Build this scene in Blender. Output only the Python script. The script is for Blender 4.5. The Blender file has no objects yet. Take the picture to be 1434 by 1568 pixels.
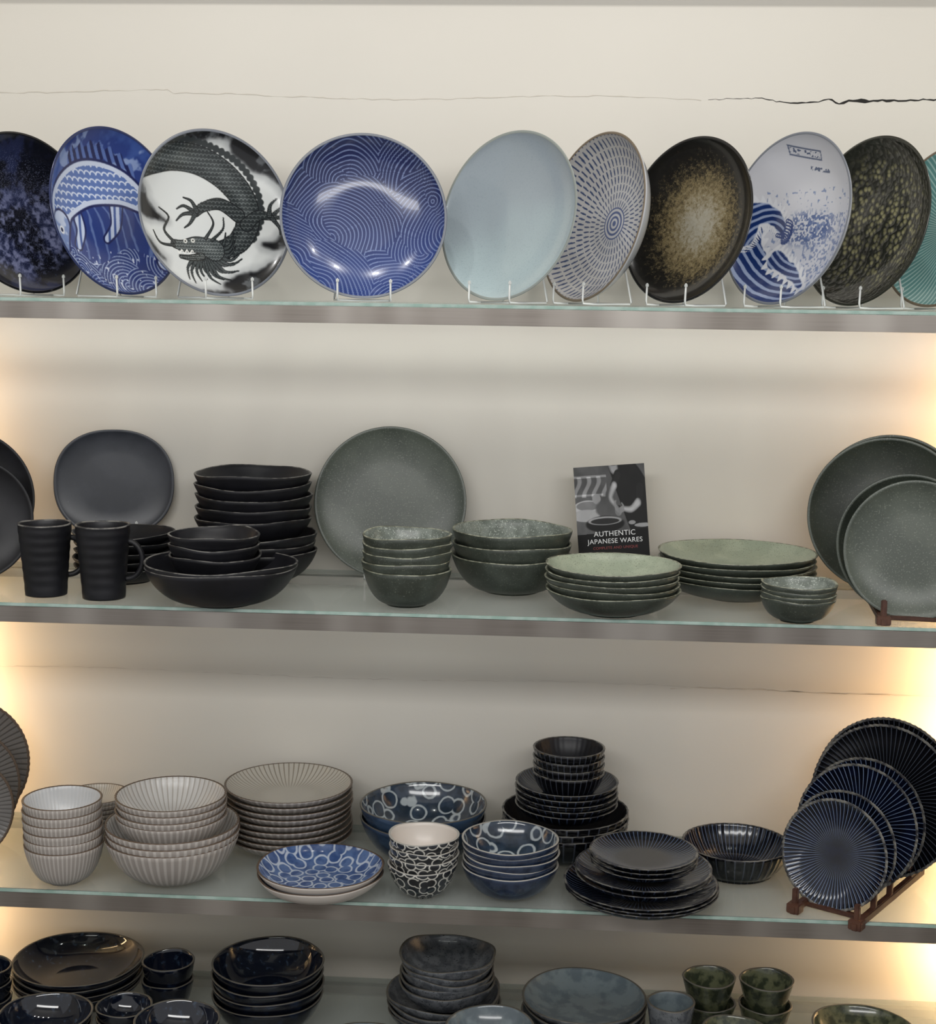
import bpy, math, random
import numpy as np
from mathutils import Matrix, Vector
random.seed(4)
PI=math.pi
COL=bpy.context.collection
def lin(c):
    return tuple(((x/255)/12.92 if x/255<=.04045 else ((x/255+.055)/1.055)**2.4) for x in c)
def linA(a):
    a=np.clip(a/255.0,0,1); return np.where(a<=.04045,a/12.92,((a+.055)/1.055)**2.4)
# ------------------------------------------------------------------ camera
cam=bpy.data.objects.new('camera',bpy.data.cameras.new('camera')); COL.objects.link(cam)
rot=Matrix.Rotation(math.radians(3.4),3,'Z')@Matrix.Rotation(math.radians(81.76),3,'X')@Matrix.Rotation(math.radians(.88),3,'Z')
cam.matrix_world=Matrix.Translation((.1367,-2.3,1.515))@rot.to_4x4()
cam.data.sensor_fit='VERTICAL'; cam.data.sensor_height=36; cam.data.lens=52.8
bpy.context.scene.camera=cam
sc=bpy.context.scene
sc.view_settings.view_transform='Standard'
sc.view_settings.look='None'
# ------------------------------------------------------------------ materials
class NT:
    def __init__(s,name):
        s.m=bpy.data.materials.new(name); s.m.use_nodes=True; s.t=s.m.node_tree
        s.b=s.t.nodes['Principled BSDF']; s.out=s.t.nodes['Material Output']
        s.tc=s.n('ShaderNodeTexCoord')
    def n(s,k,**kw):
        x=s.t.nodes.new(k)
        for a,v in kw.items(): setattr(x,a,v)
        return x
    def l(s,a,b): s.t.links.new(a,b)
    def math(s,op,a,b=None,c=None):
        x=s.n('ShaderNodeMath',operation=op)
        for i,v in enumerate((a,b,c)):
            if v is None: continue
            if isinstance(v,(int,float)): x.inputs[i].default_value=v
            else: s.l(v,x.inputs[i])
        return x.outputs[0]
    def noise(s,scale,detail=3,rough=.5,vec=None):
        x=s.n('ShaderNodeTexNoise'); x.inputs['Scale'].default_value=scale; x.inputs['Detail'].default_value=detail; x.inputs['Roughness'].default_value=rough
        s.l(vec if vec else s.tc.outputs['Object'],x.inputs['Vector']); return x.outputs['Fac']
    def step(s,f,a,b):
        x=s.n('ShaderNodeMapRange',interpolation_type='SMOOTHSTEP'); x.inputs['From Min'].default_value=a; x.inputs['From Max'].default_value=b
        s.l(f,x.inputs['Value']); return x.outputs['Result']
    def mix(s,f,a,b):
        x=s.n('ShaderNodeMix',data_type='RGBA')
        if isinstance(f,(int,float)): x.inputs['Factor'].default_value=f
        else: s.l(f,x.inputs['Factor'])
        for i,v in ((6,a),(7,b)):
            if isinstance(v,tuple): x.inputs[i].default_value=(*lin(v),1)
            else: s.l(v,x.inputs[i])
        return x.outputs[2]
    def base(s,v):
        if isinstance(v,tuple): s.b.inputs['Base Color'].default_value=(*lin(v),1)
        else: s.l(v,s.b.inputs['Base Color'])
    def bump(s,h,st,dist=.002):
        x=s.n('ShaderNodeBump'); x.inputs['Strength'].default_value=st; x.inputs['Distance'].default_value=dist
        s.l(h,x.inputs['Height']); s.l(x.outputs[0],s.b.inputs['Normal'])
    def setp(s,rough=.4,metal=0,spec=.5,coat=0):
        s.b.inputs['Roughness'].default_value=rough; s.b.inputs['Metallic'].default_value=metal
        s.b.inputs['Specular IOR Level'].default_value=spec; s.b.inputs['Coat Weight'].default_value=coat; s.b.inputs['Coat Roughness'].default_value=.04
        return s.m
def mat(name,c1,rough=.4,c2=None,ns=30,a=.4,b=.6,speck=None,bump=None,metal=0,spec=.5,coat=0):
    N=NT(name); col=c1
    if c2: col=N.mix(N.step(N.noise(ns,4),a,b),c1,c2)
    if speck: col=N.mix(N.step(N.noise(speck[1],2),speck[2],speck[2]+.06),col,speck[0])
    N.base(col)
    if bump: N.bump(N.noise(bump[1],3),bump[0],bump[2] if len(bump)>2 else .001)
    return N.setp(rough,metal,spec,coat)
def polar(N):
    sp=N.n('ShaderNodeSeparateXYZ'); N.l(N.tc.outputs['Object'],sp.inputs[0])
    th=N.math('ARCTAN2',sp.outputs[1],sp.outputs[0])
    r=N.math('SQRT',N.math('ADD',N.math('MULTIPLY',sp.outputs[0],sp.outputs[0]),N.math('MULTIPLY',sp.outputs[1],sp.outputs[1])))
    return th,r,sp
def mat_radial(name,c1,c2,n,lo=.6,hi=.95,r0=0,r1=.01,rough=.3,coat=0,c3=None,spec=.5):
    N=NT(name); th,r,sp=polar(N)
    a=N.math('MULTIPLY',th,n)
    st=N.step(N.math('COSINE',a),lo,hi)
    f=N.math('MULTIPLY',st,N.step(r,r0,r1))
    base=N.mix(N.step(N.noise(60,3),.35,.65),c1,c3) if c3 else c1
    N.base(N.mix(f,base,c2)); return N.setp(rough,coat=coat,spec=spec)
def mat_cells(name,c1,c2,scale=38,a=.02,b=.06,cb=None,rough=.15,mode='ring'):
    N=NT(name); v=N.n('ShaderNodeTexVoronoi',feature='F1'); v.inputs['Scale'].default_value=scale; v.inputs['Randomness'].default_value=.7
    if mode=='wrap':      # cells wrapped round the outside of a bowl (angle, height)
        th,r,sp=polar(N); v.voronoi_dimensions='2D'; v.inputs['Scale'].default_value=1; v.inputs['Randomness'].default_value=.6
        cb_=N.n('ShaderNodeCombineXYZ'); N.l(N.math('MULTIPLY',th,2.87),cb_.inputs[0]); N.l(N.math('MULTIPLY',sp.outputs[2],scale),cb_.inputs[1]); N.l(cb_.outputs[0],v.inputs['Vector'])
    else:
        if mode=='flat': v.voronoi_dimensions='2D'; v.inputs['Randomness'].default_value=.6
        ns=N.n('ShaderNodeTexNoise'); ns.inputs['Scale'].default_value=45
        N.l(N.tc.outputs['Object'],ns.inputs['Vector'])
        mx=N.n('ShaderNodeMix',data_type='RGBA'); mx.inputs[0].default_value=.006; N.l(N.tc.outputs['Object'],mx.inputs[6]); N.l(ns.outputs['Color'],mx.inputs[7])
        N.l(mx.outputs[2],v.inputs['Vector'])
    f=N.math('SUBTRACT',1.0,N.step(N.math('ABSOLUTE',N.math('SUBTRACT',v.outputs['Distance'],.46)),a,b))
    base=N.mix(N.step(N.noise(50,3),.35,.65),c1,cb) if cb else c1
    N.base(N.mix(f,base,c2)); return N.setp(rough,coat=.5)
def mat_attr(name,rough=.15,coat=.6,spec=.5):
    N=NT(name); at=N.n('ShaderNodeAttribute',attribute_name='pattern'); N.base(at.outputs['Color']); return N.setp(rough,coat=coat,spec=spec)

blk=mat('matte_black_glaze',(17,17,21),.48,(23,23,28),20,bump=(.3,150,.0005),spec=.4)
blkin=mat('matte_black_inside',(21,21,25),.42,(29,29,34),20,spec=.4)
blkrim=mat('black_rim',(116,114,110),.4,(54,53,53),60)
char=mat('charcoal_glaze',(56,59,66),.36,(48,51,58),15,speck=((76,79,84),500,.68))
grn=mat('green_grey_glaze',(66,72,65),.36,(56,61,54),25,speck=((92,97,87),420,.62))
grnin=mat('speckled_celadon_glaze',(162,170,150),.32,(148,157,138),30,speck=((120,127,110),480,.6))
grnin2=mat('speckled_grey_glaze',(130,137,130),.28,(106,113,106),60,speck=((184,190,182),420,.6))
grnrim=mat('green_rim',(156,158,140),.4,(92,93,78),80)
grnplate=mat('sage_green_glaze',(82,88,80),.36,(72,78,71),14,speck=((106,111,102),420,.6))
grndark=mat('dark_sage_glaze',(54,59,52),.36,(46,51,45),14,speck=((74,78,70),420,.6))
beigeout=mat_radial('beige_ribbed_glaze',(156,149,143),(182,176,170),56,-.2,.9,rough=.33)
beigein=mat_radial('cream_ribbed_inside',(202,200,197),(168,162,155),56,.4,.98,.02,.05,rough=.28)
greyin=mat('pale_inside_glaze',(202,203,204),.28)
brrim=mat('brown_rim',(88,72,58),.35)
beigein2=mat_radial('beige_ribbed_plate_inside',(184,180,171),(138,130,118),72,.4,.98,.03,.06,rough=.28)
blu=mat('slate_blue_glaze',(42,58,80),.25,(54,74,98),40,coat=.4)
bluin=mat_cells('blue_circle_pattern',(34,46,60),(172,180,184),30,.02,.075,(50,64,82))
blupl=mat_cells('blue_pebble_pattern',(52,76,124),(176,186,202),42,.03,.10,(82,106,150),mode='flat')
cupout=mat_cells('black_net_pattern',(26,28,32),(196,194,186),62,.03,.09,(40,44,50),mode='wrap')
cream=mat('cream_inside',(206,198,190),.3)
bluestk=mat('navy_glaze_outside',(30,40,60),.22,(44,56,78),50,coat=.4)
palerim=mat('pale_rim',(166,163,156),.3)
nvy=mat_radial('navy_fluted_glaze',(8,9,15),(50,60,80),40,.8,1.0,rough=.2,coat=.4)
nvyin=mat_radial('navy_ribbed_inside',(9,11,22),(92,108,136),72,.75,1.0,.03,.06,rough=.18,coat=.4)
nvyblack=mat_radial('black_fluted_glaze',(8,8,11),(58,62,72),36,.8,1.0,rough=.18,coat=.4)
nvyrim=mat('navy_rim',(110,108,102),.3,(46,46,50),50)
nvyplate=mat_radial('navy_striped_plate',(7,9,19),(112,129,158),72,.8,1.0,.006,.05,rough=.14,coat=.3,c3=(10,15,34))
nvyplate2=mat_radial('dark_striped_plate',(8,9,14),(62,67,78),84,.7,1.0,.02,.06,rough=.2,coat=.4)
greystripe=mat_radial('grey_striped_plate',(112,109,106),(80,76,73),70,.3,.95,.02,.04,rough=.3)
dkglz=mat('ink_blue_glaze',(10,13,23),.12,(28,38,56),60,.5,.75,coat=.5)
dkin=mat('ink_blue_inside',(14,19,32),.08,(54,70,90),90,.55,.8,coat=.7)
dkrim=mat('bronze_rim',(92,88,80),.3)
gry=mat('mottled_grey_glaze',(76,79,84),.25,(102,105,109),60,coat=.3,speck=((48,50,55),300,.62))
grybl=mat('grey_blue_inside',(94,105,111),.2,(114,125,129),40,coat=.4)
oliv=mat('olive_glaze',(40,45,34),.2,(76,79,58),60,coat=.5)
olivin=mat('olive_inside',(52,58,43),.2,(98,101,76),60,coat=.5)
wood=mat('brown_wood',(66,40,30),.45,(84,54,40),40)
wire=mat('white_plastic',(206,208,206),.25)
back=mat('porcelain_back',(188,190,194),.2,coat=.4)
# ------------------------------------------------------------------ mesh helpers
def bowlprof(R,h,fr=.45,th=.004,e=-1,n=14,ni=14,fh=.003,rib=0):
    f=fr*R
    def cur(t):
        if e<0:
            am=1.2; return math.sin(t*am)/math.sin(am),((1-math.cos(t*am))/(1-math.cos(am)))**(-e)
        return t,t**e
    P=[(0,fh*.7,0),(f*.86,fh*.7,0),(f*.92,0,0),(f,0,0),(f,fh,0)]
    for i in range(1,n+1):
        t=i/n; a,b=cur(t); r=f+(R-f)*a
        if rib: r+=rib*math.sin(t*2*PI*7)
        P.append((r,fh+(h-fh)*b*.985,2 if i==n else 0))
    P.append((R-th*.25,h,2)); P.append((R-th*.8,h,2)); 
    fi=f*.9
    for i in range(ni,0,-1):
        t=i/ni; a,b=cur(t); P.append((fi+(R-th*1.1-fi)*a,fh+th+(h*.985-fh-th)*b,1))
    m=4 if ni<40 else 40
    for i in range(m,0,-1): P.append((fi*i/m,fh+th,1))
    P.append((0,fh+th,1)); return P
def lathe(name,P,seg,mats,R,flute=None,wob=None,col=None,sq=None,fz=0):
    th=np.arange(seg)*2*PI/seg
    V=[];rings=[]
    cnt=0
    for (r,z,mi) in P:
        if r<1e-7:
            V.append(np.array([[0,0,z]])); rings.append((cnt,1)); cnt+=1; continue
        w=min(1,r/R); rr=np.full(seg,r); zz=np.full(seg,z)
        if flute: rr=rr*(1+flute[1]*w*np.cos(flute[0]*th)); zz=zz+fz*w*np.cos(flute[0]*th)*(1 if w>.45 else 0)
        if wob:
            s=wob[2] if len(wob)>2 else 1
            rr=rr*(1+wob[0]*w*(np.sin(2*th+s)+.5*np.sin(3*th+2*s)+.3*np.sin(5*th)))
            zz=zz+wob[1]*w**4*(np.sin(2*th+1.3*s)+.6*np.sin(3*th+.4*s)+.4*np.sin(5*th+s))
        x=rr*np.cos(th); y=rr*np.sin(th)
        if sq:
            k=(np.abs(np.cos(th))**sq[0]+np.abs(np.sin(th))**sq[0])**(-1/sq[0]); x=x*k*sq[1]; y=y*k*sq[2]
        V.append(np.stack([x,y,zz],1)); rings.append((cnt,seg)); cnt+=seg
    V=np.concatenate(V); F=[];MI=[]
    for k in range(len(P)-1):
        a,na=rings[k]; b,nb=rings[k+1]; mi=P[k][2]
        if na==1 and nb==1: continue
        for i in range(seg):
            j=(i+1)%seg
            if na==1: F.append((a,b+j,b+i))
            elif nb==1: F.append((a+i,a+j,b))
            else: F.append((a+i,a+j,b+j,b+i))
            MI.append(mi)
    me=bpy.data.meshes.new(name); me.from_pydata(V.tolist(),[],F); me.update()
    me.polygons.foreach_set('material_index',MI); me.polygons.foreach_set('use_smooth',[True]*len(F))
    for m in mats: me.materials.append(m)
    if col:
        c=linA(col(V[:,0]/R,V[:,1]/R)); c=np.concatenate([c,np.ones((len(c),1))],1)
        at=me.color_attributes.new('pattern','FLOAT_COLOR','POINT'); at.data.foreach_set('color',c.astype(np.float32).ravel())
    return me
def obj(name,me,loc=(0,0,0),parent=None,rz=0):
    o=bpy.data.objects.new(name,me); COL.objects.link(o); o.location=loc; o.rotation_euler=(0,0,rz)
    if parent: o.parent=parent
    return o
def empty(name,loc,rz=0):
    o=bpy.data.objects.new(name,None); COL.objects.link(o); o.location=loc; o.rotation_euler=(0,0,rz); o.empty_display_size=.02; return o
def boxes(name,L,m,bev=.001):
    import bmesh
    bm=bmesh.new()
    for (c,s,M) in L:
        g=bmesh.ops.create_cube(bm,size=1); vs=g['verts']
        bmesh.ops.scale(bm,vec=s,verts=vs); bmesh.ops.translate(bm,vec=c,verts=vs)
        if M is not None: bmesh.ops.transform(bm,matrix=M,verts=vs)
    if bev: bmesh.ops.bevel(bm,geom=bm.edges[:],offset=bev,segments=2,affect='EDGES')
    me=bpy.data.meshes.new(name); bm.to_mesh(me); bm.free(); me.materials.append(m); return me
def tubes(name,paths,r,m):
    V=[];F=[];S=8
    for pts in paths:
        pts=[Vector(p) for p in pts]; prev=None
        for i,p in enumerate(pts):
            t=((pts[min(i+1,len(pts)-1)]-pts[max(i-1,0)])).normalized()
            a=t.cross(Vector((.13,.97,.2))); 
            if a.length<.1: a=t.cross(Vector((1,0,0)))
            a.normalize(); b=t.cross(a); base=len(V)
            for k in range(S):
                V.append(tuple(p+a*r*math.cos(2*PI*k/S)+b*r*math.sin(2*PI*k/S)))
            if prev is not None:
                off=min(range(S),key=lambda o:(Vector(V[base+o])-Vector(V[prev])).length)
                for k in range(S):
                    F.append((prev+k,prev+(k+1)%S,base+(k+1+off)%S,base+(k+off)%S))
            else: F.append(tuple(base+k for k in range(S))[::-1])
            prev=base
        F.append(tuple(prev+k for k in range(S)))
    me=bpy.data.meshes.new(name); me.from_pydata(V,[],F); me.materials.append(m)
    me.polygons.foreach_set('use_smooth',[True]*len(F)); return me
# ------------------------------------------------------------------ room
def wallmat():
    N=NT('cream_wall_paint'); N.base(N.mix(N.noise(2.2,4),(203,199,190),(214,210,201))); N.bump(N.noise(60,4),.06,.002); return N.setp(.75,spec=.2)
wallm=wallmat()
floorm=mat('grey_floor',(120,115,108),.5,(104,100,94),5); ceilm=mat('ceiling_paint',(205,202,196),.8)
def plain(name,c,s,m): 
    return obj(name,boxes(name,[((0,0,0),s,None)],m,0),c)
wb=plain('wall_back',(0,.41,1.45),(5,.1,2.9),wallm)
plain('wall_left',(-1.06,.08,1.45),(.08,.56,2.9),wallm)
plain('wall_right',(1.02,.08,1.45),(.08,.56,2.9),wallm)
plain('floor',(0,-1.6,-.05),(5,4.1,.1),floorm)
plain('ceiling',(0,-1.6,2.95),(5,4.1,.1),ceilm)
plain('shade_trim_1',(-.02,.338,2.115),(2.0,.044,.14),mat('shade_trim_brown',(110,92,80),.6))  # unseen trim added above the view to shade the top of the wall
def ribbon(name,pts,m,y=.3595):
    V=[];F=[]
    for i,(x,z,w) in enumerate(pts):
        V+=[(x,y-.41,z-w/2-1.45),(x,y-.41,z+w/2-1.45)]
        if i: b=2*i; F.append((b-2,b,b+1,b-1))
    me=bpy.data.meshes.new(name); me.from_pydata(V,[],F); me.materials.append(m); return obj(name,me,parent=wb)
rc=random.Random(3)
pts=[]
keys=[(.379,1.851,.0006),(.47,1.8535,.0010),(.5,1.8475,.0018),(.53,1.8455,.0022),(.565,1.8475,.002),(.582,1.8535,.0026),(.6,1.8455,.003),(.616,1.8500,.006),(.65,1.850,.0055),(.672,1.852,.004),(.705,1.8505,.003),(.74,1.853,.0025),(.80,1.855,.004),(.9,1.853,.003)]
for (x0,z0,w0),(x1,z1,w1) in zip(keys,keys[1:]):
    n=max(2,int((x1-x0)/.006))
    for i in range(n):
        t=i/n; pts.append((x0+(x1-x0)*t,z0+(z1-z0)*t+rc.uniform(-.0012,.0012),max(.0004,(w0+(w1-w0)*t)*rc.uniform(.5,1.2))))
ribbon('wall_crack',pts,mat('crack_dark',(30,28,26),.9))
def seam(x0,x1,zf,w,c,nm):
    P=[];x=x0
    while x<x1:
        P.append((x,zf(x)+rc.uniform(-.0014,.0014),w*rc.uniform(.1,1.1))); x+=rc.uniform(.006,.02)
    ribbon('plaster_seam',P,mat(nm,c,.8))
seam(-1,.38,lambda x:1.851+.004*math.sin(9*x)+(.006 if x<-.55 else 0),.0016,(194,188,176),'seam_a')
seam(-1,.95,lambda x:.819+.003*math.sin(7*x),.001,(190,184,175),'seam_b')
seam(.35,.75,lambda x:.817+.002*math.sin(17*x),.0022,(196,188,174),'seam_c')
# ------------------------------------------------------------------ shelves
def glassmat():
    N=NT('frosted_glass'); N.base((186,193,191)); N.setp(.1,spec=.6)
    t=N.n('ShaderNodeBsdfTransparent'); t.inputs[0].default_value=(.96,.985,.97,1)
    mx=N.n('ShaderNodeMixShader'); mx.inputs[0].default_value=.35
    N.l(t.outputs[0],mx.inputs[1]); N.l(N.b.outputs[0],mx.inputs[2]); N.l(mx.outputs[0],N.out.inputs[0]); return N.m
def metalmat():
    N=NT('brushed_steel'); mp=N.n('ShaderNodeMapping'); mp.inputs['Scale'].default_value=(1.5,1,160); N.l(N.tc.outputs['Object'],mp.inputs[0])
    f=N.noise(4,3,vec=mp.outputs[0]); mp2=N.n('ShaderNodeMapping'); mp2.inputs['Scale'].default_value=(3,0,0); N.l(N.tc.outputs['Object'],mp2.inputs[0])
    g=N.noise(2,2,vec=mp2.outputs[0])
    N.base(N.mix(N.step(g,.35,.7),N.mix(f,(110,102,95),(144,137,130)),(176,170,163))); return N.setp(.34,metal=.75)
glass=glassmat(); metal=metalmat(); gedge=mat('green_glass_edge',(166,186,178),.1,(144,170,160),30,spec=.8)
for z,yf in ((1.5,0),(1.018,0),(.539,0),(.239,-.12)):
    e=empty('glass_shelf',(0,0,z))
    obj('glass_panel',boxes('glass_panel',[((-.02,(yf+.36)/2,-.004),(1.999,.3595-yf-.004,.0075),None)],glass,0),(0,0,0),e)
    obj('glass_front_edge',boxes('glass_front_edge',[((-.02,yf+.001,-.0028),(1.999,.003,.005),None)],gedge,.0005),(0,0,0),e)
    obj('steel_lip',boxes('steel_lip',[((-.02,yf+.0015,-.0188),(1.999,.003,.0255),None),((-.02,yf+.0125,-.0095),(1.999,.022,.003),None),((-.02,.35,-.018),(1.999,.014,.016),None)],metal,.0005),(0,0,0),e)
# ------------------------------------------------------------------ stacks
ST={
'black':dict(e=-1,fr=.42,mats=[blk,blkin,blkrim],wob=(.007,.0018)),
'blackplate':dict(e=-.8,fr=.5,mats=[blk,blkin,blkrim],wob=(.006,.0012)),
'green':dict(e=-1,fr=.45,mats=[grn,grnin2,grnrim],wob=(.008,.0014)),
'gplate':dict(e=-.9,fr=.42,mats=[grn,grnin,grnrim],wob=(.004,.0008)),
'beige':dict(e=-1,fr=.45,mats=[beigeout,greyin,brrim],fl=(56,.004)),
'beigebig':dict(e=-1,fr=.4,mats=[beigeout,beigein,brrim],fl=(56,.004)),
'beigeplate':dict(e=-.9,fr=.5,mats=[beigeout,beigein2,brrim],fl=(72,.003)),
'bluebowl':dict(e=-1,fr=.45,mats=[blu,bluin,dkrim],wob=(.008,.001)),
'blueplate':dict(e=-.9,fr=.55,mats=[cream,blupl,brrim],wob=(.014,.0014)),
'cup':dict(e=-1.0,fr=.40,mats=[cupout,cream,palerim],wob=(.008,.001)),
'blues':dict(e=-1,fr=.42,mats=[bluestk,bluin,palerim],wob=(.006,.001)),
'nvy':dict(e=-1,fr=.5,mats=[nvyblack,blkin,nvyrim],fl=(36,.004)),
'nvyplate':dict(e=-.9,fr=.5,mats=[nvy,nvyin,nvyrim],fl=(40,.0015)),
'flutebowl':dict(e=-.7,fr=.68,mats=[nvyblack,nvyin,nvyrim],fl=(44,.005)),
'ink':dict(e=-1,fr=.45,mats=[dkglz,dkin,dkrim],wob=(.006,.001)),
'grey':dict(e=-1,fr=.42,mats=[gry,gry,dkrim],wob=(.02,.003)),
'greypl':dict(e=-.9,fr=.5,mats=[gry,grybl,dkrim],wob=(.004,.001)),
'olive':dict(e=.9,fr=.62,mats=[oliv,olivin,dkrim],wob=(.014,.001)),
'oliveb':dict(e=-1,fr=.45,mats=[oliv,olivin,dkrim],wob=(.01,.001)),
'gcup':dict(e=.9,fr=.62,mats=[gry,grybl,dkrim],wob=(.012,.0012)),
}
def stack(name,part,x,y,zs,groups,dz=.0008):
    e=empty(name,(x,y,zs+dz)); rd=random.Random(int(abs(x)*7919+abs(y)*104729))
    for gi,(gx,R,zt,h,n,pi,st) in enumerate(groups):
        S=ST[st]
        if pi==0 and n>1: pi=(zt-h)/(n-1)
        if gi==0 and n==1: h=zt
        fl=S.get('fl'); seg=fl[0]*6 if fl else 80
        var=[lathe(part,bowlprof(R*(1-.008*k),h,S['fr'],.0035,S['e']),seg,S['mats'],R,flute=fl,wob=(*S['wob'],1+k*2.3+gi) if 'wob' in S else None) for k in range(1 if fl else 2)]
        for i in range(n):
            zz=zt-h-i*pi
            if gi==0 and i==n-1: zz=0
            obj(part,var[i%len(var)],(gx-x+rd.uniform(-.0015,.0015),rd.uniform(-.0015,.0015),zz),e,rd.uniform(0,6.28))
    return e
A,B,Cc,Dd=1.5,1.018,.539,.239
stack('black_bowl_stack','black_bowl',-.382,.232,B,[(-.382,.107,.086,.058,3,0,'black'),(-.384,.101,.19,.05,5,.019,'black')])
stack('black_plate_stack','black_plate',-.602,.203,B,[(-.602,.087,.086,.03,5,0,'blackplate')])
stack('black_bowl_stack','black_bowl',-.398,.045,B,[(-.398,.123,.068,.062,2,0,'black'),(-.408,.074,.113,.045,3,.017,'black')])
stack('green_bowl_stack','green_bowl',-.102,.069,B,[(-.102,.072,.116,.06,5,0,'green')])
stack('green_bowl_stack','green_bowl',.063,.204,B,[(.063,.102,.107,.064,3,0,'green')])
stack('green_plate_stack','green_plate',.228,.048,B,[(.228,.107,.079,.04,5,0,'gplate')])
stack('green_plate_stack','green_plate',.441,.208,B,[(.441,.132,.077,.036,5,0,'gplate')])
stack('green_bowl_stack','small_green_bowl',.516,.026,B,[(.516,.059,.061,.038,4,0,'green')])
stack('ribbed_bowl_stack','ribbed_bowl',-.667,.046,Cc,[(-.667,.065,.142,.066,6,0,'beige')])
stack('ribbed_plate_stack','ribbed_plate',-.685,.28,Cc,[(-.685,.059,.069,.03,6,0,'beigeplate')])
stack('ribbed_bowl_stack','ribbed_bowl',-.492,.080,Cc,[(-.492,.111,.097,.074,3,0,'beigebig'),(-.493,.092,.144,.055,4,.011,'beigebig')])
stack('ribbed_plate_stack','ribbed_plate',-.325,.238,Cc,[(-.325,.113,.117,.03,9,0,'beigeplate')])
stack('circle_pattern_bowl_stack','circle_pattern_bowl',-.083,.225,Cc,[(-.083,.112,.093,.07,2,0,'bluebowl')])
stack('pebble_pattern_plate_stack','pebble_pattern_plate',-.237,.038,Cc,[(-.237,.103,.046,.034,2,0,'blueplate')])
stack('net_pattern_bowl_stack','net_pattern_bowl',-.067,.047,Cc,[(-.067,.058,.102,.054,4,0,'cup')])
stack('circle_pattern_bowl_stack','circle_pattern_bowl',.075,.065,Cc,[(.075,.080,.095,.052,5,0,'blues')])
stack('fluted_tableware_stack','fluted_bowl',.165,.240,Cc,[(.165,.111,.086,.062,3,0,'nvy'),(.166,.090,.138,.03,5,.010,'nvyplate'),(.168,.063,.198,.045,4,.014,'nvy')])
stack('navy_plate_stack','navy_plate',.289,.048,Cc,[(.289,.125,.037,.026,3,0,'nvyplate'),(.291,.111,.062,.026,2,.010,'nvyplate'),(.291,.088,.088,.02,3,.008,'nvyplate')])
stack('fluted_serving_bowl','fluted_bowl',.459,.199,Cc,[(.459,.093,.052,.052,1,0,'flutebowl')])
stack('ink_blue_bowl_stack','ink_blue_bowl',-.705,.22,Dd,[(-.705,.116,.080,.045,4,0,'ink')])
stack('ink_blue_cup_stack','ink_blue_cup',-.536,.2,Dd,[(-.536,.047,.093,.06,2,0,'ink')])
stack('ink_blue_bowl_stack','ink_blue_bowl',-.349,.165,Dd,[(-.349,.099,.116,.06,4,0,'ink')])
stack('ink_blue_bowl_stack','ink_blue_bowl',-.689,0,Dd,[(-.689,.077,.086,.05,3,0,'ink')])
stack('ink_blue_bowl_stack','ink_blue_bowl',-.573,.055,Dd,[(-.573,.048,.079,.04,3,0,'ink')])
stack('ink_blue_bowl_stack','ink_blue_bowl',-.463,-.02,Dd,[(-.463,.070,.096,.05,3,0,'ink')])
stack('ink_blue_bowl_stack','ink_blue_bowl',-.832,.12,Dd,[(-.832,.04,.106,.05,3,0,'ink')])
stack('grey_bowl_stack','grey_bowl',-.04,.18,Dd,[(-.04,.101,.071,.04,4,0,'grey'),(-.034,.083,.138,.045,5,.012,'grey')])
stack('grey_plate_stack','grey_plate',.204,.12,Dd,[(.204,.106,.099,.035,6,0,'greypl')])
stack('grey_bowl_stack','grey_bowl',.05,-.01,Dd,[(.05,.073,.103,.045,4,0,'greypl')])
stack('grey_tea_cup','grey_tea_cup',.347,.08,Dd,[(.347,.040,.115,.115,1,0,'gcup')])
stack('olive_cup_stack','olive_cup',.419,.17,Dd,[(.419,.046,.119,.075,2,0,'olive')])
stack('olive_cup_stack','olive_cup',.517,.17,Dd,[(.517,.047,.118,.075,2,0,'olive')])
stack('olive_bowl_stack','olive_bowl',.451,.04,Dd,[(.451,.058,.086,.04,3,0,'oliveb')])
stack('olive_bowl_stack','olive_bowl',.665,.08,Dd,[(.665,.084,.083,.04,3,0,'oliveb')])
stack('grey_plate_stack','grey_plate',-.165,0,Dd,[(-.165,.088,.050,.03,3,0,'greypl')])
# mugs
for (x,y,R,H,rz) in ((-.695,.072,.043,.118,.35),(-.595,.060,.044,.120,.05)):
    e=empty('black_mug',(x,y,B+.0008),rz=rz)
    obj('mug_body',lathe('mug_body',bowlprof(R,H,.78,.0035,.9,n=60,ni=14,rib=.0003),64,[blk,blkin,blkrim],R,wob=(.005,.0006)),(0,0,0),e)
    hp=[]
    for i in range(17):
        a=-PI/2+PI*i/16; hp.append((R*.88+.025*math.cos(a),0,.062+.031*math.sin(a)))
    obj('mug_handle',tubes('mug_handle',[[(R*.8,0,.031)]+hp+[(R*.9,0,.093)]],.0048,blk),(0,0,0),e)
# ------------------------------------------------------------------ numpy pattern painting (glaze decoration)
def vn(x,y,s,seed):
    r=np.random.RandomState(seed).rand(64,64); u=x*s+100; v=y*s+100
    i=np.floor(u).astype(int); j=np.floor(v).astype(int); f=u-i; g=v-j; f=f*f*(3-2*f); g=g*g*(3-2*g)
    a=r[i%64,j%64];b=r[(i+1)%64,j%64];c=r[i%64,(j+1)%64];d=r[(i+1)%64,(j+1)%64]
    return (a*(1-f)+b*f)*(1-g)+(c*(1-f)+d*f)*g
def fbm(x,y,s,seed,o=4):
    t=0;a=.5
    for k in range(o): t=t+a*vn(x,y,s*2**k,seed+k); a/=2
    return t/.94
def lp(a,b,t):
    t=np.clip(t,0,1)[:,None]; a=np.asarray(a,float); b=np.asarray(b,float)
    return a*(1-t)+b*t
def ss(x,a,b):
    t=np.clip((x-a)/(b-a),0,1); return t*t*(3-2*t)
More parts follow.
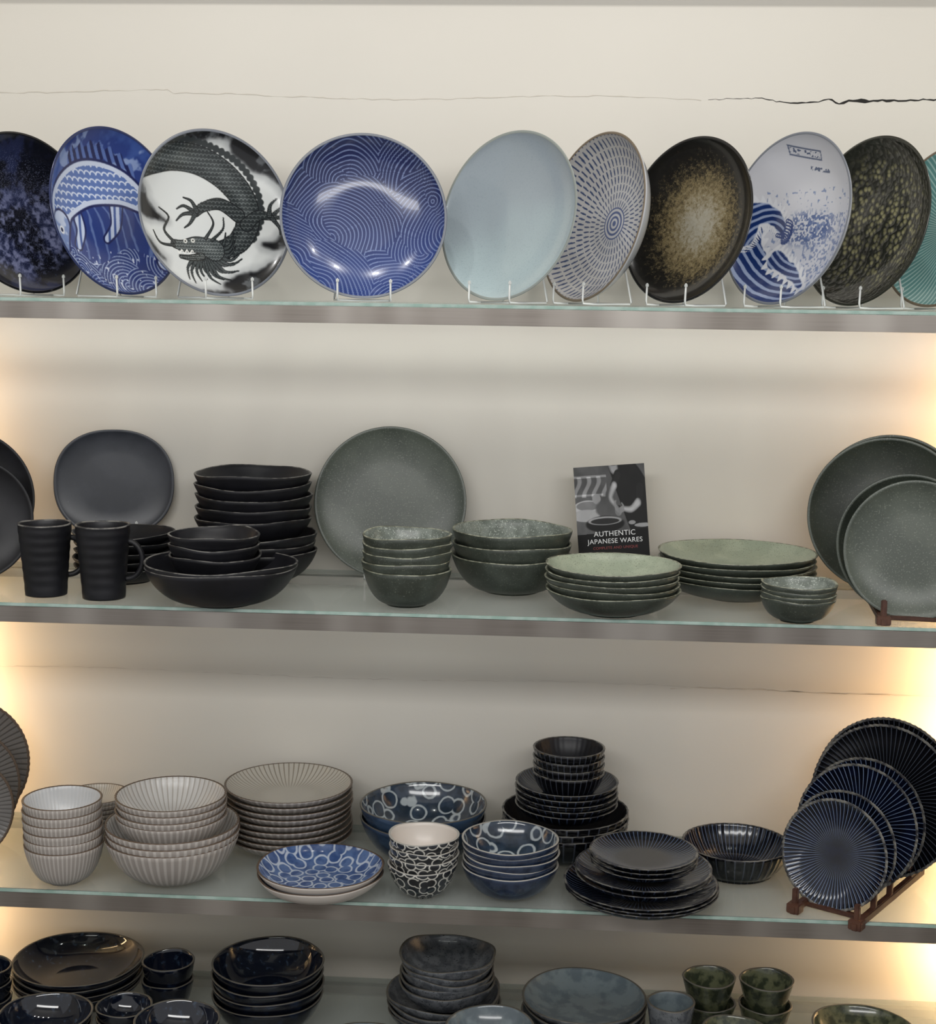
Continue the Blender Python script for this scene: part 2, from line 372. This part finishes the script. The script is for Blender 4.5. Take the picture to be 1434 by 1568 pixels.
def smooth(pts,n=10):
    out=[]; P=[pts[0]]+list(pts)+[pts[-1]]
    for i in range(1,len(P)-2):
        p0,p1,p2,p3=map(np.array,(P[i-1],P[i],P[i+1],P[i+2]))
        for k in range(n):
            t=k/n; out.append(.5*((2*p1)+(-p0+p2)*t+(2*p0-5*p1+4*p2-p3)*t*t+(-p0+3*p1-3*p2+p3)*t**3))
    out.append(np.array(pts[-1])); return out
def stroke(X,Y,pts,w0,w1=None,wm=None):
    """signed distance to a tapering brush stroke (negative = inside) and arc length"""
    w1=w0 if w1 is None else w1
    P=smooth(pts); best=np.full(X.shape,9.);S=np.zeros(X.shape);L=0
    tot=sum(np.hypot(*(b-a)) for a,b in zip(P,P[1:]))
    for a,b in zip(P,P[1:]):
        d=b-a; l=np.hypot(*d)+1e-9; t=np.clip(((X-a[0])*d[0]+(Y-a[1])*d[1])/l**2,0,1)
        s=(L+t*l)/tot; w=w0+(w1-w0)*s
        if wm: w=w+wm*np.sin(np.clip(s,0,1)*PI)
        q=np.hypot(X-a[0]-t*d[0],Y-a[1]-t*d[1])-w
        m=q<best; best=np.where(m,q,best); S=np.where(m,s*tot,S); L+=l
    return best,S
def arcs(X,Y,n,rr,freq,seed,th=.22,off=0.,warp=0):
    r=np.random.RandomState(seed); val=np.zeros(X.shape)
    if warp: X,Y=X+warp*(vn(X,Y,3,201)-.5),Y+warp*(vn(X,Y,3,211)-.5)
    for k in range(n):
        cx,cy=r.uniform(-1.1,1.1,2); q=r.uniform(.6,1.2)*rr; an=r.uniform(-2.6,-.5); o=r.uniform(.7,1.3)*off
        ins=np.hypot(X-cx,Y-cy)<q; d=np.hypot(X-cx-o*math.cos(an),Y-cy-o*math.sin(an))
        f=np.abs(((d*freq)%1)-.5); val=np.where(ins,1-ss(f,th*.5,th),val)
    return val
def p_galaxy(X,Y):
    r=np.hypot(X,Y); n=fbm(X,Y,4,3,5); m=fbm(X,Y,20,9,3)
    c=lp((12,14,22),(32,38,66),ss(n,.35,.6)); t=ss(n*.4+m*.8,.46,.8)*(1-ss(r,.6,.97))*ss(.85-Y,.1,.9); c=lp(c,(116,121,154),t*.95)
    sp=np.random.RandomState(5).rand(len(X)); return lp(c,(150,156,190),(sp>.9)*(1-ss(r,.6,.95))*.4)
def scales(X,Y,k):
    row=np.floor(Y*k); u=X*k+.5*(row%2); f=u-np.floor(u)-.5; g=Y*k-row
    d=np.hypot(f,g); return 1-ss(np.abs(d-.48),.05,.15)
def p_koi(X,Y):
    n=fbm(X,Y,4,12,4); c=lp((34,56,124),(56,82,148),ss(n,.4,.62))
    n2=fbm(X,Y,5,40,4); c=lp(c,(150,168,204),ss(n2,.56,.66)*.8*(Y>.5))
    st=ss(np.sin((X+.12*np.sin(Y*4))*40+fbm(X,Y,3,2)*6),.6,1.0); c=np.where(((Y<.25))[:,None],lp((34,56,124),(132,152,194),st*.6),c)
    w=arcs(X,Y,60,.26,24,8,.22,.12); c=np.where((Y<-.5+.1*np.sin(X*6))[:,None],lp((32,52,118),(162,178,210),w*.85),c)
    d2,s2=stroke(X,Y,[(-.45,.6),(-.1,.72),(.3,.62),(.5,.4)],.13,.03); ray=ss(np.sin((X*2.2+Y)*26),-.2,.3)
    f=lp((14,24,78),(84,108,168),ray); m=(1-ss(d2+.03*np.sin(X*40),-.01,.01))[:,None]; c=c*(1-m)+f*m
    for pts,w0,w1 in (([(.7,-.02),(.84,-.3),(.72,-.6)],.04,.13),([(.72,.0),(.9,.02),(1.0,.18)],.04,.1)):   # tail
        d3,_=stroke(X,Y,pts,w0,w1); m=(1-ss(d3,-.006,.006))[:,None]; f=lp((196,206,228),(66,92,156),ss(np.sin(X*70+Y*20),0,.6)); c=c*(1-m)+f*m; c=lp(c,(14,24,80),1-ss(np.abs(d3),.006,.018))
    for pts,w0,w1 in (([(.15,.1),(.1,-.14),(-.06,-.3)],.1,.05),([(-.5,.05),(-.44,-.2),(-.54,-.4)],.08,.06)):   # fins
        d3,_=stroke(X,Y,pts,w0,w1); m=(1-ss(d3,-.006,.006))[:,None]; f=lp((192,204,228),(60,86,150),ss(np.sin(X*70-Y*10),0,.6)); c=c*(1-m)+f*m; c=lp(c,(14,24,80),1-ss(np.abs(d3),.006,.018))
    d,s=stroke(X,Y,[(-.8,-.24),(-.7,.08),(-.3,.34),(.2,.34),(.55,.16),(.74,-.04)],.15,.045,.17)
    body=lp((86,112,172),(212,220,236),scales(X+.3*Y,Y,11)*.95); body=np.where((d>-.07)[:,None],np.array((196,206,226.)),body); m=1-ss(d,-.01,.005); c=c*(1-m[:,None])+body*m[:,None]
    c=lp(c,(14,24,80),(1-ss(np.abs(d),.008,.022)))
    hd,_=stroke(X,Y,[(-.84,-.4),(-.78,-.16)],.12,.16); m=(1-ss(hd,-.01,.005))[:,None]; f=lp((190,202,226),(120,142,190),ss(fbm(X,Y,9,3),.45,.6)); c=c*(1-m)+f*m
    c=lp(c,(14,24,80),(1-ss(np.abs(hd),.008,.02)))
    for pts in ([(-.9,-.5),(-.97,-.6),(-.86,-.68)],[(-.8,-.52),(-.7,-.62),(-.76,-.74)]):
        d3,_=stroke(X,Y,pts,.014,.006); c=lp(c,(200,210,230),1-ss(d3,-.004,.006))
    q=np.hypot(X+.8,Y+.24); c=lp(c,(236,238,242),1-ss(q,.045,.055)); c=lp(c,(12,18,60),1-ss(q,.022,.03))
    dn=vn(X,Y,26,77); c=lp(c,(200,208,228),ss(dn,.8,.88)*(Y<-.45))
    return lp(c,(34,48,108),ss(np.hypot(X,Y),.96,.975))
def p_dragon(X,Y):
    wx=X+.16*fbm(X,Y,3,70)-.08; wy=Y+.16*fbm(X,Y,3,80)-.08
    c=np.tile(np.array((206.,209,208)),(len(X),1))
    for pts,w0,w1 in (([(-.5,.98),(-.15,.9),(.15,.97),(.45,.9)],.1,.09),([(.42,.85),(.62,.66),(.84,.56),(.97,.3)],.14,.1),([(-1.0,.16),(-.86,.04),(-.62,-.08)],.14,.03),
                      ([(-1,-.35),(-.8,-.46),(-.66,-.56)],.08,.02),([(.12,-.93),(.45,-.82),(.8,-.66),(.95,-.5)],.12,.12),([(.62,-.36),(.8,-.36),(.98,-.22)],.04,.1),([(-.5,-.95),(-.3,-.98),(0,-.99)],.06,.05)):
        d,_=stroke(wx,wy,pts,w0,w1); ink=lp((22,23,25),(84,87,90),ss(fbm(X,Y,9,31),.5,.7)); c=lp(c,(150,153,155),(1-ss(d,.0,.1))*.6); m=(1-ss(d,-.04,.02))[:,None]; c=c*(1-m)+ink*m
    def part(pts,w0,w1,wm=0,sc_=20,dark=(40,45,46),lite=(116,122,122),ol=.009):
        nonlocal c
        d,s=stroke(X,Y,pts,w0,w1,wm); body=lp(dark,lite,scales(X,Y,sc_)*.6+.5*ss(-d,.05,.14)*fbm(X,Y,8,5)); m=(1-ss(d,-.006,.006))[:,None]
        c=c*(1-m)+body*m; c=lp(c,(24,27,28),1-ss(np.abs(d),ol*.4,ol)); return d,s
    d2,s2=stroke(X,Y,[(-.98,.66),(-.7,.78),(-.35,.86),(.02,.82),(.4,.64),(.62,.34),(.66,0),(.52,-.28)],.015,.02); c=lp(c,(44,49,50),(1-ss(d2-.022*np.abs(np.sin(s2*40)),0,.012)))
    part([(-1.05,.42),(-.78,.56),(-.45,.66),(-.1,.64),(.22,.48),(.44,.22),(.48,-.06),(.34,-.3),(.1,-.42)],.11,.11,.06)
    part([(.36,.02),(.14,.14),(-.08,.1),(-.2,.02)],.09,.045); part([(.46,-.1),(.62,.02),(.78,-.0)],.08,.04)
    for pts in ([(-.2,.02),(-.34,.1),(-.44,.06)],[(-.2,.02),(-.36,.0),(-.46,-.08)],[(-.2,.02),(-.28,-.1),(-.36,-.16)],[(-.18,.04),(-.24,.16),(-.34,.2)],[(.78,0),(.9,.1),(.98,.1)],[(.78,0),(.92,-.02),(1.,-.08)],[(.78,0),(.86,-.13),(.86,-.22)],[(.76,.02),(.78,.14),(.86,.22)]):
        part(pts,.028,.005,sc_=40,ol=.007)
    rn=random.Random(6)
    for k in range(17):
        a=-2.5+2.9*k/16; L=.24+.18*rn.random(); x0,y0=-.12+.1*math.cos(a),-.42+.08*math.sin(a)
        part([(x0,y0),(x0+L*.6*math.cos(a),y0+L*.6*math.sin(a)-.02),(x0+L*math.cos(a+.35),y0+L*math.sin(a+.35))],.032,.004,sc_=50,dark=(52,58,59),ol=.007)
    part([(.0,-.42),(-.22,-.36),(-.4,-.38),(-.52,-.36)],.13,.05,sc_=26,dark=(60,66,67),lite=(156,162,161))
    part([(-.18,-.5),(-.34,-.52),(-.46,-.51)],.045,.022,sc_=40,lite=(180,185,182))
    for pts in ([(-.1,-.28),(.02,-.1),(-.04,.04)],[(-.02,-.3),(.14,-.16),(.16,-.02)],[(-.52,-.34),(-.64,-.2),(-.56,-.04),(-.68,.06)],[(-.53,-.38),(-.72,-.36),(-.8,-.22)]): part(pts,.017,.004,sc_=60,ol=.007)
    for ex,ey in ((-.27,-.31),(-.37,-.32)):
        q=np.hypot(X-ex,Y-ey); c=lp(c,(220,220,214),1-ss(q,.022,.03)); c=lp(c,(10,10,10),1-ss(q,.008,.014))
    c=lp(c,(226,226,222),(np.abs(Y+.452+.02*np.sin(X*90))<.011)*(X<-.28)*(X>-.5)*1.)
    return lp(c,(44,46,48),ss(np.hypot(X,Y),.98,.988))
def p_wave(X,Y):
    w=arcs(X,Y,90,.42,23,47,.17,.42,.10)
    c0=lp((30,38,80),(44,62,118),ss(-Y+.5*fbm(X,Y,3,4),-.3,1.0))
    return lp(lp(c0,(134,149,186),w*.8),(160,162,166),ss(np.hypot(X,Y),.982,.99))
def p_rays(X,Y):
    r=np.hypot(X,Y); th=np.arctan2(Y,X); g=r*10.5; k=np.floor(g); N=22+np.floor(k*6.2)
    a=th*N/(2*PI)+k*.37+r*1.2; f=a-np.floor(a)-.5; gg=g-k-.5
    hw=.17*(1-.5*np.abs(gg)*2); d=(1-ss(np.abs(f)-hw,-.02,.05))*(np.abs(gg)<.42)*(k>1)
    c=lp((174,176,182),(182,180,178),r); c=lp(c,(40,58,98),d*.95)
    c=lp(c,(42,66,118),(r<.19)*(np.sin(r*105)>-.1)*1.); return lp(c,(118,104,88),ss(r,.978,.988))
def p_gold(X,Y):
    r=np.hypot(X,Y*.95); rn=np.random.RandomState(2).rand(len(X)); n=fbm(X,Y,34,6,3)
    dn=np.exp(-(r/.72)**3.4); t=ss(dn*1.15+(rn-.5)*.4+(n-.5)*.8,.2,1.05); c=lp((11,10,9),(124,110,78),t*.95)
    core=np.exp(-(r/.44)**2.2); return lp(c,(160,158,148),ss(core+(rn-.5)*.4+(n-.5)*.8,.3,1.1)*.85)
def p_great(X,Y):
    r=np.hypot(X,Y); c=lp((186,189,200),(198,199,205),ss(Y,-.6,.6))
    fo=ss(vn(X,Y,46,99),.45,.58); m=np.exp(-((X-.1)**2/.28+(Y+.06)**2/.045)); c=lp(c,(82,98,140),fo*ss(m,.2,.7)*.95)
    fo3=ss(vn(X,Y,38,199),.58,.68); c=lp(c,(96,112,152),fo3*(X>.1)*(Y<.1)*.7)
    sp=ss(vn(X,Y,30,55),.82,.88); c=lp(c,(104,122,160),sp*(Y<.4)*(X>-.6)*.8)
    wy=.05*(fbm(X,Y,14,61)-.5)
    for pts,w0,w1,cx,cy,fq in (([(.45,-.95),(-.0,-.86),(-.42,-.66),(-.76,-.38),(-.86,-.05)],.12,.26,.1,.35,74),([(-.88,-.12),(-.74,.1),(-.48,.1),(-.3,-.06)],.19,.05,-.5,-.3,78),([(-.3,-.42),(-.02,-.56),(.3,-.76)],.11,.03,.1,.1,84)):
        d,s=stroke(X,Y,pts,w0,w1); c=lp(c,(206,208,214),1-ss(d-.05-.035*np.sin(np.arctan2(Y-cy,X-cx)*46),0,.015))
        q=np.hypot(X-cx,Y-cy); st=ss(np.sin(q*fq+3*fbm(X,Y,4,3)),.1,.6)
        f=lp((20,44,98),(164,176,202),st*.85); m=(1-ss(d+wy,-.01,.012))[:,None]; c=c*(1-m)+f*m
    for k in range(9):
        a=-1.9+k*.28; x0,y0=-.34+.1*math.cos(a),.0+.13*math.sin(a)
        d,_=stroke(X,Y,[(x0,y0),(x0+.08,y0-.03),(x0+.1,y0-.1)],.02,.006); c=lp(c,(30,54,112),1-ss(np.abs(d),.004,.011))
    by=(Y-.79)+.18*X; e=np.maximum(np.abs(X+.02)-.24,np.abs(by)-.045); c=lp(c,(88,98,122),1-ss(np.abs(e),.005,.011)); c=lp(c,(84,94,120),(e<-.015)*(vn(X,Y,52,12)>.55)*1.)
    e2=np.maximum(np.abs(X-.2)-.17,np.abs(Y-.64+.18*X)-.022); c=lp(c,(88,98,122),(e2<0)*(vn(X,Y,52,22)>.52)*1.)
    return lp(c,(160,160,166),ss(r,.982,.99))
def p_celadon(X,Y):
    r=np.hypot(X,Y); c=lp((144,154,161),(164,180,183),ss(.5*fbm(X,Y,2,90,2)-.5*Y,-.1,.7)); rn=np.random.RandomState(3).rand(len(X))  # paler towards the bottom: fall of light put into the glaze colour
    c=lp(c,(120,132,138),(rn>.93)*.3); return lp(c,(128,130,120),ss(r,.982,.99)*(.2+.5*(vn(X,Y,40,3)>.4)))
def m_hammer():
    N=NT('hammered_olive_glaze'); v=N.n('ShaderNodeTexVoronoi',feature='F1'); v.inputs['Scale'].default_value=105; N.l(N.tc.outputs['Object'],v.inputs['Vector'])
    th,r,sp=polar(N)
    f=N.math('MULTIPLY',N.math('SUBTRACT',1.0,N.step(v.outputs['Distance'],.15,.6)),N.math('SUBTRACT',1.0,N.step(r,.07,.128)))
    f=N.math('MULTIPLY',f,N.step(N.noise(22,2),.25,.52))
    N.base(N.mix(f,(28,30,24),(134,131,96))); N.bump(v.outputs['Distance'],.7,.004); return N.setp(.14,coat=.8)
hammer=m_hammer(); teal=mat_radial('teal_ribbed_glaze',(98,144,142),(160,192,188),90,.0,.9,.01,.03,rough=.22,coat=.4)
hammer_out=mat('dark_olive_back',(34,36,28),.2,coat=.4)
# ------------------------------------------------------------------ standing plates
def stand_matrix(x,y,z,yaw,tilt,roll=0):
    p=math.radians(yaw);t=math.radians(tilt)
    Xa=Vector((math.cos(p),-math.sin(p),0)); Za=Vector((-math.sin(p)*math.cos(t),-math.cos(p)*math.cos(t),math.sin(t))); Ya=Za.cross(Xa)
    M=Matrix((Xa,Ya,Za)).transposed().to_4x4(); M.translation=(x,y,z); return M@Matrix.Rotation(math.radians(roll),4,'Z')
def standing(name,x,y,zs,R,yaw,tilt,mats,depth=.042,lift=.006,col=None,fr=.42,e=-.9,flute=None,fz=0,sq=None,zc=None,wob=None,roll=0):
    seg=520 if col else (flute[0]*6 if flute else 128)
    P=bowlprof(R,depth,fr,.004,e,n=14,ni=100 if col else 16,fh=.004)
    P=[(r,z-depth,m) for r,z,m in P]
    me=lathe(name,P,seg,mats,R,col=col,flute=flute,fz=fz,sq=sq,wob=wob)
    o=obj(name,me); Rv=R*(sq[2] if sq else 1)
    z=zs+(zc if zc else lift+Rv*math.cos(math.radians(tilt)))
    o.matrix_world=stand_matrix(x,y,z,yaw,tilt,roll); return o
def wirestand(x,y,zs,R,yaw,tilt,lift=.006,w=.042):
    p=math.radians(yaw); f=-R*math.sin(math.radians(tilt))
    e=empty('wire_plate_stand',(x,y,zs),rz=-p)
    L=lift+.0; fr=f-.014
    ps=[]
    for s in (-1,1):
        ps.append([(s*w,fr,L+.026),(s*w,fr-.001,L+.004),(s*w,fr,.0035),(s*w,fr+.02,.003),(s*w*1.1,fr+.088,.003),(s*w*1.1,fr+.092,.006),(s*w*.9,fr+.08,.07)])
    ps.append([(-w,fr+.03,.003),(w,fr+.03,.003)]); ps.append([(-w*1.1,fr+.088,.003),(w*1.1,fr+.088,.003)])
    if L>.03: ps.append([(-w,fr,L),(-w,fr+.03,L),(w,fr+.03,L),(w,fr,L)])
    obj('wire_frame',tubes('wire_frame',ps,.0017,wire),(0,0,0),e)
    caps=[((s*w,fr,L+.028),(.005,.005,.007),None) for s in (-1,1)]
    obj('hook_cap',boxes('hook_cap',caps,wire,.0015),(0,0,0),e)
pa=mat_attr('painted_porcelain',.22,.3); pal=mat_attr('celadon_painted',.22,.5)
blackback=mat('black_glaze_back',(16,16,18),.15,coat=.5); navyback=mat('navy_back',(30,42,84),.2,coat=.4); palerim2=mat('plate_lip',(112,116,124),.3)
brownlip=mat('brown_lip',(110,98,82),.35); celadonlip=mat('celadon_lip',(134,140,136),.3)
T=[('galaxy_glaze_plate',-.747,.17,.134,-54,p_galaxy,[blackback,pa,blackback],.035),
('koi_pattern_plate',-.588,.155,.138,-58,p_koi,[navyback,pa,navyback],.035),
('dragon_pattern_plate',-.424,.15,.137,-40,p_dragon,[back,pa,palerim2],.03),
('wave_line_plate',-.182,.13,.134,-9,p_wave,[navyback,pa,palerim2],.045),
('celadon_plate',.046,.15,.138,37,p_celadon,[back,pal,celadonlip],.03),
('ray_pattern_bowl',.181,.165,.138,56,p_rays,[back,pa,brownlip],.055),
('gold_speckle_plate',.332,.16,.135,47,p_gold,[blackback,pa,blackback],.04),
('great_wave_plate',.489,.16,.139,55,p_great,[back,pa,palerim2],.045),
('hammered_green_plate',.615,.17,.137,57,None,[hammer_out,hammer,hammer_out],.04),
('teal_ribbed_plate',.742,.18,.132,58,None,[teal,teal,brownlip],.035)]
for nm,x,y,R,yaw,fn,ms,dp in T:
    standing(nm,x,y,A,R,yaw,11,ms,depth=dp,col=fn)
    wirestand(x,y,A,R,yaw,11)
# shelf two
standing('rounded_square_plate',-.655,.325,B,.103,-10,6,[blk,char,char],depth=.016,lift=.058,sq=(2.3,1.03,.93),fr=.6)
wirestand(-.655,.321,B,.092,-10,6,lift=.057)
standing('sage_dinner_plate',-.155,.302,B,.134,-4,11,[grn,grnplate,grnplate],depth=.022,fr=.55,lift=.004,zc=.1335)
wirestand(-.155,.302,B,.134,-4,11,lift=.003)
for nm,x,y,R,zc,yaw,m in (('sage_side_plate',.700,.06,.110,.111,9,grnplate),('sage_side_plate',.698,.10,.112,.114,9,grndark),('sage_dinner_plate',.692,.238,.131,.140,10,grndark),('sage_dinner_plate',.704,.272,.132,.141,10,grndark)):
    standing(nm,x,y,B,R,yaw,8,[grn,m,grnplate],depth=.022,fr=.55,zc=zc,wob=(.003,.0005))
for nm,x,y,R,zc in (('black_dinner_plate',-.885,.2,.122,.136),('black_side_plate',-.842,.125,.104,.112)):
    standing(nm,x,y,B,R,-22,8,[blk,blkin,blk],depth=.022,fr=.55,zc=zc)
# shelf three racks
for nm,x,y,R,zc,m,n in (('striped_small_plate',.596,.05,.090,.091,nvyplate,72),('striped_small_plate',.614,.08,.092,.094,nvyplate,72),('striped_side_plate',.646,.13,.105,.110,nvyplate,72),('striped_side_plate',.664,.16,.106,.111,nvyplate,72),('striped_dinner_plate',.704,.205,.130,.132,nvyplate2,84),('striped_dinner_plate',.717,.245,.130,.133,nvyplate2,84)):
    standing(nm,x,y,Cc,R,33,10,[nvyblack,m,nvyrim],depth=.02,fr=.4,zc=zc,flute=(n,.004),fz=.0004)
for nm,x,y,R,zc in (('grey_striped_plate',-.920,.24,.122,.126),('grey_striped_plate',-.892,.16,.106,.112),('grey_striped_plate',-.860,.085,.091,.098)):
    standing(nm,x,y,Cc,R,-28,8,[beigeout,greystripe,brrim],depth=.02,fr=.4,zc=zc,flute=(70,.004))
def rack(x,y,zs,yaw,L,w,slots,h=.011):
    e=empty('wooden_plate_rack',(x,y,zs),rz=-math.radians(yaw))
    bx=[]
    for s in (-1,1):
        bx.append(((s*w,L/2,h/2+.0005),(.011,L,h),None))
        for q in slots: bx.append(((s*w,q,h+.013),(.009,.009,.03),None))
        bx.append(((s*w,.012,h/2+.002),(.022,.02,h+.003),None))
    for q in (.05,L-.02): bx.append(((0,q,.0045),(2*w,.012,.007),None))
    obj('rack_frame',boxes('rack_frame',bx,wood,.0015),(0,0,0),e)
rack(.700,-.002,B,5,.33,.055,[.012,.09,.135,.25])
rack(.572,-.01,Cc,33,.30,.052,[.012,.08,.15,.24],.013)
rack(-.838,.05,B,-22,.24,.048,[.012,.09,.16])
rack(-.840,.02,Cc,-28,.26,.048,[.012,.10,.18])
# book
def cover(X,Y):
    n=fbm(X,Y,6,7,3); g=60+50*n
    g=np.where(Y>.7,g+60*ss(np.sin(X*46+2*np.sin(Y*20)),-.2,.6)*(Y<.9)*(X<.45),g); g=g+(np.abs(Y-.9)<.012)*60*(X<.45)+(np.abs(Y-.72)<.01)*50*(X<.4)
    def blob(cx,cy,a,b,v,rt=0):
        nonlocal g
        dx=X-cx;dy=Y-cy; u=dx*math.cos(rt)+dy*math.sin(rt); w=-dx*math.sin(rt)+dy*math.cos(rt)
        m=1-ss((u/a)**2+(w/b)**2,.85,1.15); vv=v*(.85+.3*n); g=g*(1-m)+vv*m
    def limb(pts,w0,w1,v,wm=None):
        nonlocal g
        d,_=stroke(X,Y,pts,w0,w1,wm); m=1-ss(d,-.008,.008); g=g*(1-m)+v*(.75+.5*n)*(.7+.3*ss(-d,0,.03))*m
    # worktop with dishes, potter in a dark apron leaning in from the right with both hands on a pot above a big dark bowl
    blob(.17,.6,.2,.07,180); blob(.17,.615,.16,.045,120); blob(.14,.52,.2,.06,160); blob(.3,.68,.06,.05,150)
    blob(.62,.58,.34,.12,84)
    limb([(.60,1.04),(.72,.9),(.84,.7),(.93,.45)],.12,.2,26,.05)      # torso, dark clothes
    limb([(.55,1.03),(.57,.97)],.07,.06,160); blob(.57,1.04,.1,.045,18)  # bowed head, hair
    limb([(.62,.9),(.56,.8)],.055,.05,34); limb([(.56,.8),(.5,.69),(.55,.62)],.042,.026,178)   # left sleeve, forearm
    limb([(.92,.76),(.9,.62)],.07,.055,34); limb([(.88,.62),(.78,.56),(.67,.57)],.045,.026,178)   # right sleeve, forearm
    blob(.6,.55,.05,.05,120); blob(.6,.592,.045,.012,40)              # small pot
    for k in range(4): limb([(.55+.004*k,.615-.014*k),(.58,.6-.016*k),(.6,.585-.016*k)],.010,.007,190)
    for k in range(4): limb([(.67,.59-.014*k),(.64,.585-.016*k),(.62,.572-.016*k)],.010,.007,186)
    limb([(.55,.63),(.57,.65)],.011,.008,190); limb([(.67,.6),(.65,.625)],.011,.008,186)
    blob(.4,.43,.27,.08,24); blob(.4,.462,.24,.042,150); blob(.4,.457,.2,.03,40); blob(.78,.43,.05,.02,140); blob(.93,.40,.12,.02,150)
    g=np.where(Y<.335+.03*X,12,g)
    return np.stack([g,g,g*1.01],1)
def book():
    W,H,Tk=.122,.205,.006
    e=empty('japanese_wares_book',(.243,.262,B+.006))
    M=stand_matrix(.0,0,0,3,9,5.5)
    nx,ny=190,300; g=np.meshgrid(np.linspace(0,1,nx),np.linspace(0,1,ny)); X=g[0].ravel();Y=g[1].ravel()
    V=np.stack([(X-.5)*W,Y*H,np.full(len(X),Tk+.0003)],1).tolist(); F=[(j*nx+i,j*nx+i+1,(j+1)*nx+i+1,(j+1)*nx+i) for j in range(ny-1) for i in range(nx-1)]
    me=bpy.data.meshes.new('book_cover'); me.from_pydata(V,[],F)
    Yp=(Y-.14)/.86
    c=linA(cover(X,Yp)); c=np.concatenate([c,np.ones((len(c),1))],1)
    at=me.color_attributes.new('pattern','FLOAT_COLOR','POINT'); at.data.foreach_set('color',c.astype(np.float32).ravel()); me.materials.append(mat_attr('printed_cover',.5,0,.2))
    o=obj('book_cover',me,(0,0,0),e); o.matrix_local=M
    o=obj('book_pages',boxes('book_pages',[((0,H/2,Tk/2),(W*.99,H*.99,Tk),None)],mat('paper',(215,210,200),.7),.0005),(0,0,0),e); o.matrix_local=M
    wt=mat('white_print',(225,225,225),.5); rd_=mat('red_print',(130,44,40),.5)
    for txt,sz,yy,m in (('AUTHENTIC',.0125,.0835,wt),('JAPANESE WARES',.0115,.071,wt),('COMPLETE AND UNIQUE',.0065,.061,rd_)):
        cu=bpy.data.curves.new('cover_text','FONT'); cu.body=txt; cu.size=sz; cu.align_x='CENTER'; cu.space_character=1.05; cu.materials.append(m)
        o=bpy.data.objects.new('cover_text',cu); COL.objects.link(o); o.parent=e; o.matrix_local=M@Matrix.Translation((0.003,yy,Tk+.0008))
book()
# ------------------------------------------------------------------ lights
def area(name,loc,dir_,sx,sy,p,c=(1,1,1),spread=None):
    l=bpy.data.lights.new(name,'AREA'); l.shape='RECTANGLE'; l.size=sx; l.size_y=sy; l.energy=p; l.color=c
    if spread: l.spread=math.radians(spread)
    o=bpy.data.objects.new(name,l); COL.objects.link(o); o.location=loc; o.rotation_euler=Vector(dir_).to_track_quat('-Z','Y').to_euler(); return o
area('store_light',(0.1,-2.5,2.3),(0,2.8,-.9),3.6,.34,43,(1,.99,.97))
for x in (-.75,-.2,.35,.9): area('downlight',(x,-.55,2.85),(0,.5,-1.2),.07,.07,3.4,(1,.98,.95))
area('under_shelf_fill',(-.02,.03,1.478),(0,1,-.06),1.9,.008,.8,(1,.985,.96),70)  # added fill lamp, no real fixture: brightens the wall below the top shelf
area('under_shelf_fill',(-.02,.03,.997),(0,1,-.06),1.9,.008,.25,(1,.97,.94),80)  # weaker added fill below the second shelf
for x,s,zz,hh,p,c in ((-.965,1,1.22,.4,.45,(1,.62,.3)),(.905,-1,1.22,.4,1.2,(1,.56,.22)),(-.965,1,.76,.4,.9,(1,.66,.35)),(.905,-1,.76,.4,2.3,(1,.60,.28)),(-.965,1,.38,.24,.45,(1,.66,.35)),(.905,-1,.38,.24,1.3,(1,.64,.32))):
    area('led_strip',(x,.27,zz),(s*.25,.9,0),.02,hh,p,c)
w=bpy.data.worlds.new('world'); sc.world=w; w.use_nodes=True
w.node_tree.nodes['Background'].inputs[0].default_value=(.98,.98,1,1); w.node_tree.nodes['Background'].inputs[1].default_value=.53
